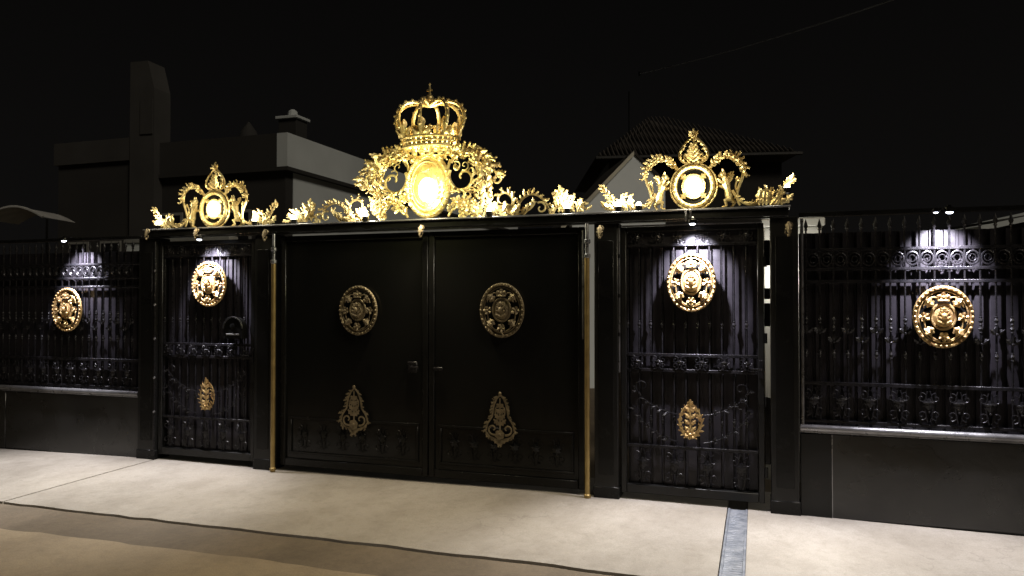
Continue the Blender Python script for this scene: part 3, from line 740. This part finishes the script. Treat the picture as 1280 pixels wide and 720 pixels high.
# ------------------------------------------------------------------ side crests
def supporter(s, seed):
    """rampant heraldic beast facing the disc"""
    mb = MB(); rr = random.Random(seed)
    def T(P, R, k=8): mb.tube([(s*a, b_, c) for a, b_, c in P], R, k)
    T([(.285, -.01, .055), (.275, -.015, .10), (.262, -.02, .15), (.250, -.02, .19), (.245, -.02, .225), (.235, -.025, .255)], [.018, .032, .024, .034, .026, .02])
    mb.ball(s*.228, -.03, .268, .028, 9); T([(.222, -.035, .265), (.195, -.04, .255)], [.018, .010])          # head, muzzle
    for q in (-.01, .015): mb.leaf(s*.235, .285+q*.3, pi/2+s*.3, .03, .02, -.03+q, n=4)
    T([(.245, -.035, .20), (.215, -.045, .205), (.190, -.045, .235)], [.016, .012, .009])
    T([(.250, 0, .19), (.220, .0, .175), (.190, .0, .19)], [.016, .012, .009])
    T([(.285, -.03, .07), (.245, -.04, .06), (.255, -.03, .02), (.225, -.03, .008)], [.022, .017, .011, .010])
    T([(.290, .01, .07), (.315, .01, .045), (.300, .01, .02), (.285, .0, .006)], [.022, .016, .011, .010])
    P = bez([(.29, .06), (.37, .10), (.30, .16), (.34, .22)], 12, -.01); T(P, [.008]*13, 6); mb.flower(s*.34, .23, .02, -.02)
    for k in range(9): mb.leaf(s*(.24+.004*k), .20+.008*k, (pi/2-s*1.1)+rr.uniform(-.5, .5), .05, .03, -.03+.004*k, n=5)
    return mb
def side_crest(label):
    t = thing('emblem_crest', label, 'crest', (0, -.03, BT), group='side crests on the beam')
    mb = MB(); mb.ell(0, .185, .150, .160, .019, -.03, 36, 8); mb.ell(0, .185, .182, .188, .010, -.015, 36, 6); mb.ell(0, .185, .088, .095, .009, -.03, 24, 6)
    for i in range(24): a = 2*pi*i/24; mb.ball(.150*cos(a), -.052, .185+.160*sin(a), .010, 6)
    for i in range(4):
        a = pi/4+pi/2*i; mb.leaf(.07*cos(a), .185+.07*sin(a), a, .07, .045, -.035, curl=.1)
    f = mb.build('disc_frame', GOLD, t)
    mb = MB(); mb.disc(0, .185, .145, .155, 0, .01, 30); mb.build('back_plate', BLACK, f)
    mb = MB(); mb.disc(0, .185, .072, .078, -.045, -.01, 24, .03); mb.build('lamp_glass', L_WARM, f)
    light('lamp', 'POINT', (0, -.27, .19), 9, (1, .87, .56), .04, parent=f)
    light('lamp_beam', 'SPOT', (0, -.17, .19), 45, (1, .84, .62), .06, rot=(radians(-34), 0, 0), spot=120, blend=1.0, parent=f)
    # palmette on top
    rr = random.Random(5); mb = MB()
    for s in (-1, 1):
        P = [(s*a, b_, c) for a, b_, c in bez([(0, .37), (.17, .38), (.13, .50), (0, .60)], 18, -.01)]; stroke(mb, P, .011, .008); acanthus(mb, P, s, .045, .03, -.01, 55, 1, .8, rr)
        for k in range(4): mb.leaf(0, .39+.035*k, pi/2-s*(.85-.12*k), .085-.012*k, .035, -.02)
        stroke(mb, [(s*p[0], p[1], p[2]) for p in spiral(.05, .44, .032, .008, 250, 600, 14, -.015)], .007, .005)
    mb.tube([(0, -.01, .36), (0, -.01, .60)], [.010, .006], 6)
    for o_ in (-.7, 0, .7): mb.leaf(0, .59, pi/2+o_, .06, .028, -.01, n=6)
    mb.ball(0, -.01, .595, .014, 6); mb.ball(0, -.01, .655, .008, 6); mb.build('palmette', GOLD, t)
    for s in (-1, 1):
        rr = random.Random(60+s); mb = MB(); M = lambda P: [(s*a, b_, c) for a, b_, c in P]
        P = M(bez([(.13, .33), (.20, .46), (.40, .45), (.385, .28)], 22, -.02)); stroke(mb, P, .014, .012); acanthus(mb, P, s, .055, .03, -.01, 65, .8, 1.1, rr)
        acanthus(mb, P, -s, .04, .05, -.02, 60, 1, 1, rr)
        P = M(bez([(.385, .28), (.37, .18), (.30, .12), (.36, .02)], 18, -.02)); stroke(mb, P, .012, .010)
        P = M(bez([(.30, .14), (.36, .02), (.44, .0), (.50, .03)], 14, -.03)); stroke(mb, P, .011, .008); acanthus(mb, P, s, .05, .035, -.01, 55, 1, 1, rr)
        stroke(mb, M(spiral(.165, .36, .035, .01, 0, 360, 14, -.03)), .009, .006); mb.flower(s*.19, .40, .035, -.04)
        for k in range(5): mb.flower(s*(.26+.03*k), .415-.012*k*k*.6, .028, -.05, 5, k)
        mb.build('leaf_scroll', GOLD, t)
        supporter(s, 8).build('supporter', GOLD, t)
        rr = random.Random(90+s); mb = MB()
        P = M(spiral(.535, .085, .065, .012, -60, 300, 24, -.03)); stroke(mb, P, .012, .007); acanthus(mb, P[:14], -s, .05, .03, -.01, 55, 1, .9, rr)
        for k in range(7): mb.leaf(s*(.50+.028*k), .01, pi/2-s*rr.uniform(-.4, .9), .12-.01*k, .05, -.04)
        mb.build('volute', GOLD, t)
        mb = MB(); P = M(bez([(.60, .0), (.66, .06), (.66, .14), (.74, .20)], 14, -.02)); stroke(mb, P, .011, .008); acanthus(mb, P, s, .05, .03, -.01, 50, 1, 1, rr); acanthus(mb, P, -s, .05, .03, -.01, 50, 1, 1, rr)
        mb.flower(s*.735, .20, .035, -.03); mb.leaf(s*.68, .02, pi/2-s*.8, .10, .05, -.03); mb.build('end_leaf', GOLD, t)
    return t
c2 = side_crest('gilded crest with glowing disc over the right side gate'); c2.location.x = X(868)
c1 = copy_tree(c2); c1.location.x = X(272); c1['label'] = 'gilded crest with glowing disc over the left side gate'

# ------------------------------------------------------------------ houses behind
W_FRONT = mat('shaded_render_wall', (.024, .023, .022), .9, noise=(.017, .0165, .016), bump=.2, nscale=.6)  # front and turned-away faces, their shade put into a dark base colour
W_SIDE = mat('grey_render_wall', (.50, .54, .56), .9, noise=(.41, .445, .46), bump=.2, nscale=.5)  # house side and other lit faces, brightness put into the base colour
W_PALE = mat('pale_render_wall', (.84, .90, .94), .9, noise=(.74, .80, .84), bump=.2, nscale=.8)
ROOFM = mat('dark_roof_tiles', (.020, .017, .015), .8, noise=(.032, .026, .022), bump=.2, nscale=3)
TRIM = mat('pale_trim', (.22, .22, .21), .7, noise=(.17, .17, .16), nscale=4)
DARKG = mat('dark_window_glass', (.01, .01, .011), .1, noise=(.014, .014, .015))
house = thing('flat_roofed_house', 'dim grey flat roofed house with a corner parapet at the left', 'house', (-8.86, 9.2, 0))
def HB(x0, x1, y0, y1, z0, z1, nm, m, par=house, bev=0): mb = MB(); mb.box(x0, x1, y0, y1, z0, z1, bev); return mb.build(nm, m, par, smooth=False)
# local coordinates: corner at origin, front wall runs to -x, side wall runs to +y
Hc = 5.72
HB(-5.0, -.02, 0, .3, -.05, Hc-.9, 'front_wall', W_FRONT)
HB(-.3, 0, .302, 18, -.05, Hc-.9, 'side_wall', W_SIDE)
HB(-5.0, -.202, -.10, .2, Hc-.82, Hc, 'front_parapet', W_FRONT)
HB(-.2, .10, -.10, 18.1, Hc-.82, Hc, 'side_parapet', W_SIDE)
HB(-5.0, .0, -.14, -.005, Hc-.92, Hc-.83, 'cornice', W_FRONT); HB(.002, .14, -.14, 18.1, Hc-.92, Hc-.83, 'cornice', W_FRONT)
HB(-5.0, -.31, .31, 18, Hc-1.2, Hc-1.0, 'roof', ROOFM)
for (a, b_) in ((-4.2, -3.1), (-2.1, -1.0)):
    w = HB(a, b_, -.03, -.002, 2.3, 3.9, 'window', TRIM); HB(a+.07, b_-.07, -.045, -.031, 2.37, 3.83, 'pane', DARKG, w)
p1 = far(345, 160, 19.5)
mb = MB(); q = (p1[0]+8.86+.3, p1[1]-9.2)
mb.box(q[0]-.25, q[0]+.3, q[1], q[1]+.5, Hc-1.0, Hc+.70, .01); ch = mb.build('chimney', W_FRONT, house, smooth=False)
mb = MB(); mb.box(q[0]-.31, q[0]+.36, q[1]-.06, q[1]+.56, Hc+.702, Hc+.78, .01); mb.lathe(q[0]+.02, q[1]+.25, [(.14, Hc+.78), (.12, Hc+.95), (.05, Hc+1.0)], 10); mb.build('chimney_cap', W_SIDE, ch, smooth=False)
p2 = far(310, 160, 21)
mb = MB(); mb.lathe(p2[0]+8.86, p2[1]-9.2, [(.16, Hc-1.0), (.16, Hc+.45), (.27, Hc+.5), (.22, Hc+.72), (.02, Hc+1.0)], 10); mb.build('roof_vent', W_FRONT, house)
# tower and lower wing
tw = thing('stair_tower', 'tall dim tower with a chamfered top rising behind the left fence', 'tower', (far(176, 375, 19)[0], far(176, 375, 19)[1], 0))
hw = 18/FPX*19; ht = CZ+300/FPX*19
mb = MB(); prof = [(-hw, -.05), (hw, -.05), (hw, ht-1.45), (hw*.98, ht-.72), (hw*.45, ht), (-hw, ht)]
# battered side block
n = len(prof)
for y in (0, .6): mb.v += [(a, y, b_) for a, b_ in prof]
mb.f += [tuple(range(n)), tuple(range(n, 2*n))[::-1]]+[(i, n+i, n+(i+1) % n, (i+1) % n) for i in range(n)]
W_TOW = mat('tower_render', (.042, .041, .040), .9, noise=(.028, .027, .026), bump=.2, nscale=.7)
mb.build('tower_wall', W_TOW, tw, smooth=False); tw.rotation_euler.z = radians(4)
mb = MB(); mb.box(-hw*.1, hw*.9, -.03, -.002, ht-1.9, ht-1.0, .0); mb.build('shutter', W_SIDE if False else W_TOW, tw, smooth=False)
wg = thing('low_house_wing', 'low dim house wing at the far left behind the tower', 'house', (*far(72, 375, 20)[:2], 0))
mb = MB(); Wl = far(160, 375, 20)[0]-far(72, 375, 20)[0]+.8; hh = CZ+195/FPX*20
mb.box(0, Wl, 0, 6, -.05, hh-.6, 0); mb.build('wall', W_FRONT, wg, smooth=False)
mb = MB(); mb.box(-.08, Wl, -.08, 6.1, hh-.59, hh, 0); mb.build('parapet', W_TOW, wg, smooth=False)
for k in (.4, 1.5):
    mb = MB(); mb.box(k, k+.7, -.03, -.002, 1.8, 3.2); w = mb.build('window', TRIM, wg, smooth=False); mb = MB(); mb.box(k+.06, k+.64, -.045, -.031, 1.86, 3.14); mb.build('pane', DARKG, w, smooth=False)

# gabled house and hipped roof at the right
def prism(name, pts, y0, y1, m, par):
    mb = MB(); n = len(pts)
    for y in (y0, y1): mb.v += [(a, y, b_) for a, b_ in pts]
    mb.f += [tuple(range(n)), tuple(range(n, 2*n))[::-1]]+[(i, n+i, n+(i+1) % n, (i+1) % n) for i in range(n)]
    return mb.build(name, m, par, smooth=False)
gb = far(792, 188, 14); gh = thing('gabled_house', 'pale gabled house end between the middle and right crests', 'house', (gb[0], gb[1], 0), rz=radians(24))
za = gb[2]; 
BARGE = mat('bargeboard_paint', (.62, .60, .50), .7, noise=(.5, .48, .40), nscale=4)
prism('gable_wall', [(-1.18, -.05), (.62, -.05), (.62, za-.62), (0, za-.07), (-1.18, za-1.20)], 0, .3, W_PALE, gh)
prism('roof', [(-1.40, za-1.45), (0, za), (.70, za-.62), (.70, za-.70), (0, za-.06), (-1.40, za-1.53)], -.03, 2.4, ROOFM, gh)
prism('bargeboard', [(-1.40, za-1.46), (0, za-.01), (0, za-.10), (-1.40, za-1.56)], -.06, -.032, BARGE, gh)
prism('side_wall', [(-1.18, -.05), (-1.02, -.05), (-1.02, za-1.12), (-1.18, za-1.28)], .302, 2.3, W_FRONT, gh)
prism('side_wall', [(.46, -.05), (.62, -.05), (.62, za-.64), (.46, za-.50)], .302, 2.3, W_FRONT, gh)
hp = thing('hip_roofed_house', 'dark hipped tiled roof rising behind the right crest', 'house', (*far(860, 375, 20)[:2], 0), rz=TH)
kz = 20/FPX
def HP(px, py, dy=0): return ((px-860)*kz, dy, CZ+(HOR-py)*kz*(1+dy/20))
mb = MB(); mb.v += [HP(745, 196), HP(1003, 190), (HP(1003, 190)[0], 7, HP(0, 193)[2]), (HP(745, 190)[0], 7, HP(0, 193)[2]), (HP(838, 150)[0], 3.2, HP(0, 149, 3.2)[2]), (HP(862, 150)[0], 3.8, HP(0, 149, 3.4)[2])]
mb.f += [(0, 1, 5, 4), (1, 2, 5), (2, 3, 4, 5), (3, 0, 4)]; mb.build('roof', ROOFM, hp, smooth=False)
# ridged tile courses on the front slope
A, B, C, D = mb.v[0], mb.v[1], mb.v[5], mb.v[4]
tl = MB()
for i in range(46):
    u = i/45; p = [A[k]+(B[k]-A[k])*u for k in range(3)]
    top = [D[k]+(C[k]-D[k])*u for k in range(3)]
    # roll tiles run straight up the slope; clip at hips
    xx = p[0]; 
    if xx < D[0]: f_ = (xx-A[0])/(D[0]-A[0])
    elif xx > C[0]: f_ = (B[0]-xx)/(B[0]-C[0])
    else: f_ = 1
    e = (xx, D[1]*f_-.02, p[2]+(D[2]-A[2])*f_+.02)
    if f_ > .05: tl.tube([(p[0], p[1]-.02, p[2]+.02), e], .035, 5)
tl.build('tile_rolls', ROOFM, hp)
mb = MB(); mb.tube([(A[0], -.05, A[2]-.03), (B[0], -.05, B[2]-.03)], .05, 6); mb.build('rain_gutter', mat('gutter_paint', (.03, .03, .03), .6, noise=(.02, .02, .02)), hp)
mb = MB(); mb.box(A[0]+.4, B[0]-.4, .4, 6.5, -.05, A[2]-.05); mb.build('wall', mat('dark_wall', (.012, .011, .011), .9, noise=(.016, .015, .014)), hp, smooth=False)
mb = MB(); mp_ = HP(800, 90); mb.tube([(mp_[0], 1.8, HP(0, 175)[2]), (mp_[0], 1.8, mp_[2])], .02, 6); mb.build('mast', BLACK, hp)

# overhead cable
c = thing('overhead_cable', 'faint overhead cable crossing the night sky at upper right', 'cable', (0, 0, 0))
a = far(800, 91, 21.5); m_ = far(930, 62, 16); e = far(1130, 0, 10); e2 = far(1500, -140, 7)
P = []
for i in range(33):
    t_ = i/32; q = 1-t_; P.append(tuple(q**3*a[k]+3*q*q*t_*m_[k]+3*q*t_*t_*e[k]+t_**3*e2[k] for k in range(3)))
mb = MB(); mb.tube(P, .013, 6); cb = mb.build('cable', mat('cable_sheath', (.26, .28, .32), .6, noise=(.18, .19, .21)), c)
mb = MB(); mb.lathe(a[0], a[1], [(.03, a[2]-.06), (.03, a[2]+.06)], 6); mb.build('insulator', BLACK, c)

# white canopy far left, pale walls seen over the fences
ca = far(24, 272, 12); cn = thing('arched_canopy', 'pale arched canopy behind the left end of the left fence', 'canopy', (ca[0], ca[1], 0), rz=TH)
P = [(-.62+1.0*i/14, 0, ca[2]-.02+.20*sin(pi*i/14*.95)) for i in range(15)]
mb = MB(); n = len(P)
for y in (0, .9): mb.v += [(x, y, z) for x, _, z in P]
mb.f += [(i, i+1, n+i+1, n+i) for i in range(n-1)]
cloth = mat('canopy_cloth', (.30, .30, .30), .8, noise=(.24, .24, .24)); mb.build('cover', cloth, cn)
mb = MB(); mb.tube([(x, -.01, z) for x, _, z in P], .022, 6); mb.build('rib', cloth, cn)
for k in (0, -1): mb = MB(); mb.tube([(P[k][0], .1, 0), (P[k][0], .1, P[k][2]-.02)], .02, 6); mb.build('pole', BLACK, cn)
gw = thing('garden_wall', 'pale low wall showing over the top of the left fence', 'wall', (X(60)-.15, 1.2, 0))
Wg = (X(184)-X(60))*1.15; zt_ = 2.42
mb = MB(); mb.box(0, Wg, 0, .12, -.05, zt_-.06); mb.build('masonry', W_SIDE, gw, smooth=False); mb = MB(); mb.box(-.02, Wg+.02, -.02, .14, zt_-.058, zt_, .01); mb.build('coping', TRIM, gw)
pw = thing('pale_pillar', 'pale pillar glimpsed through the gap beside the right side gate', 'pillar', (2.24, 1.1, 0))
WHITE = mat('white_painted_wall', (.75, .75, .70), .8, noise=(.6, .6, .56), bump=.15, nscale=3)
mb = MB(); mb.box(-.14, .36, 0, .25, -.05, 2.32, .01); mb.build('shaft', WHITE, pw); mb = MB(); mb.box(-.16, .39, -.03, .28, 2.325, 2.40, .01); mb.build('cap', WHITE, pw)
mb = MB(); mb.ball(.05, -.06, 1.9, .035, 10); mb.build('lamp_globe', L_WARM, pw); light('globe_light', 'POINT', (.03, -.22, 1.9), 9, (1, .95, .85), .05, parent=pw)
sh = far(1270, 262, 9); sd = thing('garden_shed', 'pale sloping shed roof edge at the far right above the fence', 'shed', (sh[0], sh[1], 0), rz=TH)
prism('wall', [(-.2, -.05), (1.6, -.05), (1.6, sh[2]+.18), (-.2, sh[2]-.12)], .1, 1.5, W_FRONT, sd)
prism('roof', [(-.42, sh[2]-.20), (1.7, sh[2]+.26), (1.7, sh[2]+.19), (-.42, sh[2]-.26)], 0, 1.6, W_SIDE, sd)

# ------------------------------------------------------------------ world and low night ambience
w = bpy.data.worlds.new('World'); S.world = w; w.use_nodes = True; nt = w.node_tree
bg = nt.nodes['Background']; bg.inputs['Color'].default_value = (1.0, .93, .88, 1); bg.inputs['Strength'].default_value = .0028
tcw = nt.nodes.new('ShaderNodeTexCoord'); sep = nt.nodes.new('ShaderNodeSeparateXYZ'); nt.links.new(tcw.outputs['Generated'], sep.inputs[0])
mr_ = nt.nodes.new('ShaderNodeMapRange'); mr_.inputs['From Min'].default_value = -.02; mr_.inputs['From Max'].default_value = .45
mr_.inputs['To Min'].default_value = .0048; mr_.inputs['To Max'].default_value = .0020; nt.links.new(sep.outputs['Z'], mr_.inputs['Value']); nt.links.new(mr_.outputs['Result'], bg.inputs['Strength'])
sd_ = bpy.data.lights.new('sun', 'SUN'); sd_.energy = .85; sd_.angle = radians(14); sd_.color = (1, .88, .70)
so = bpy.data.objects.new('sun', sd_); COL.objects.link(so)
from mathutils import Vector
so.rotation_euler = Vector((.62, -.42, .66)).to_track_quat('Z', 'Y').to_euler()

S.render.engine = 'CYCLES'
S.view_settings.view_transform = 'Standard'; S.view_settings.look = 'None'; S.view_settings.exposure = 0
S.cycles.max_bounces = 6; S.cycles.use_denoising = True; S.cycles.sample_clamp_indirect = 3.0
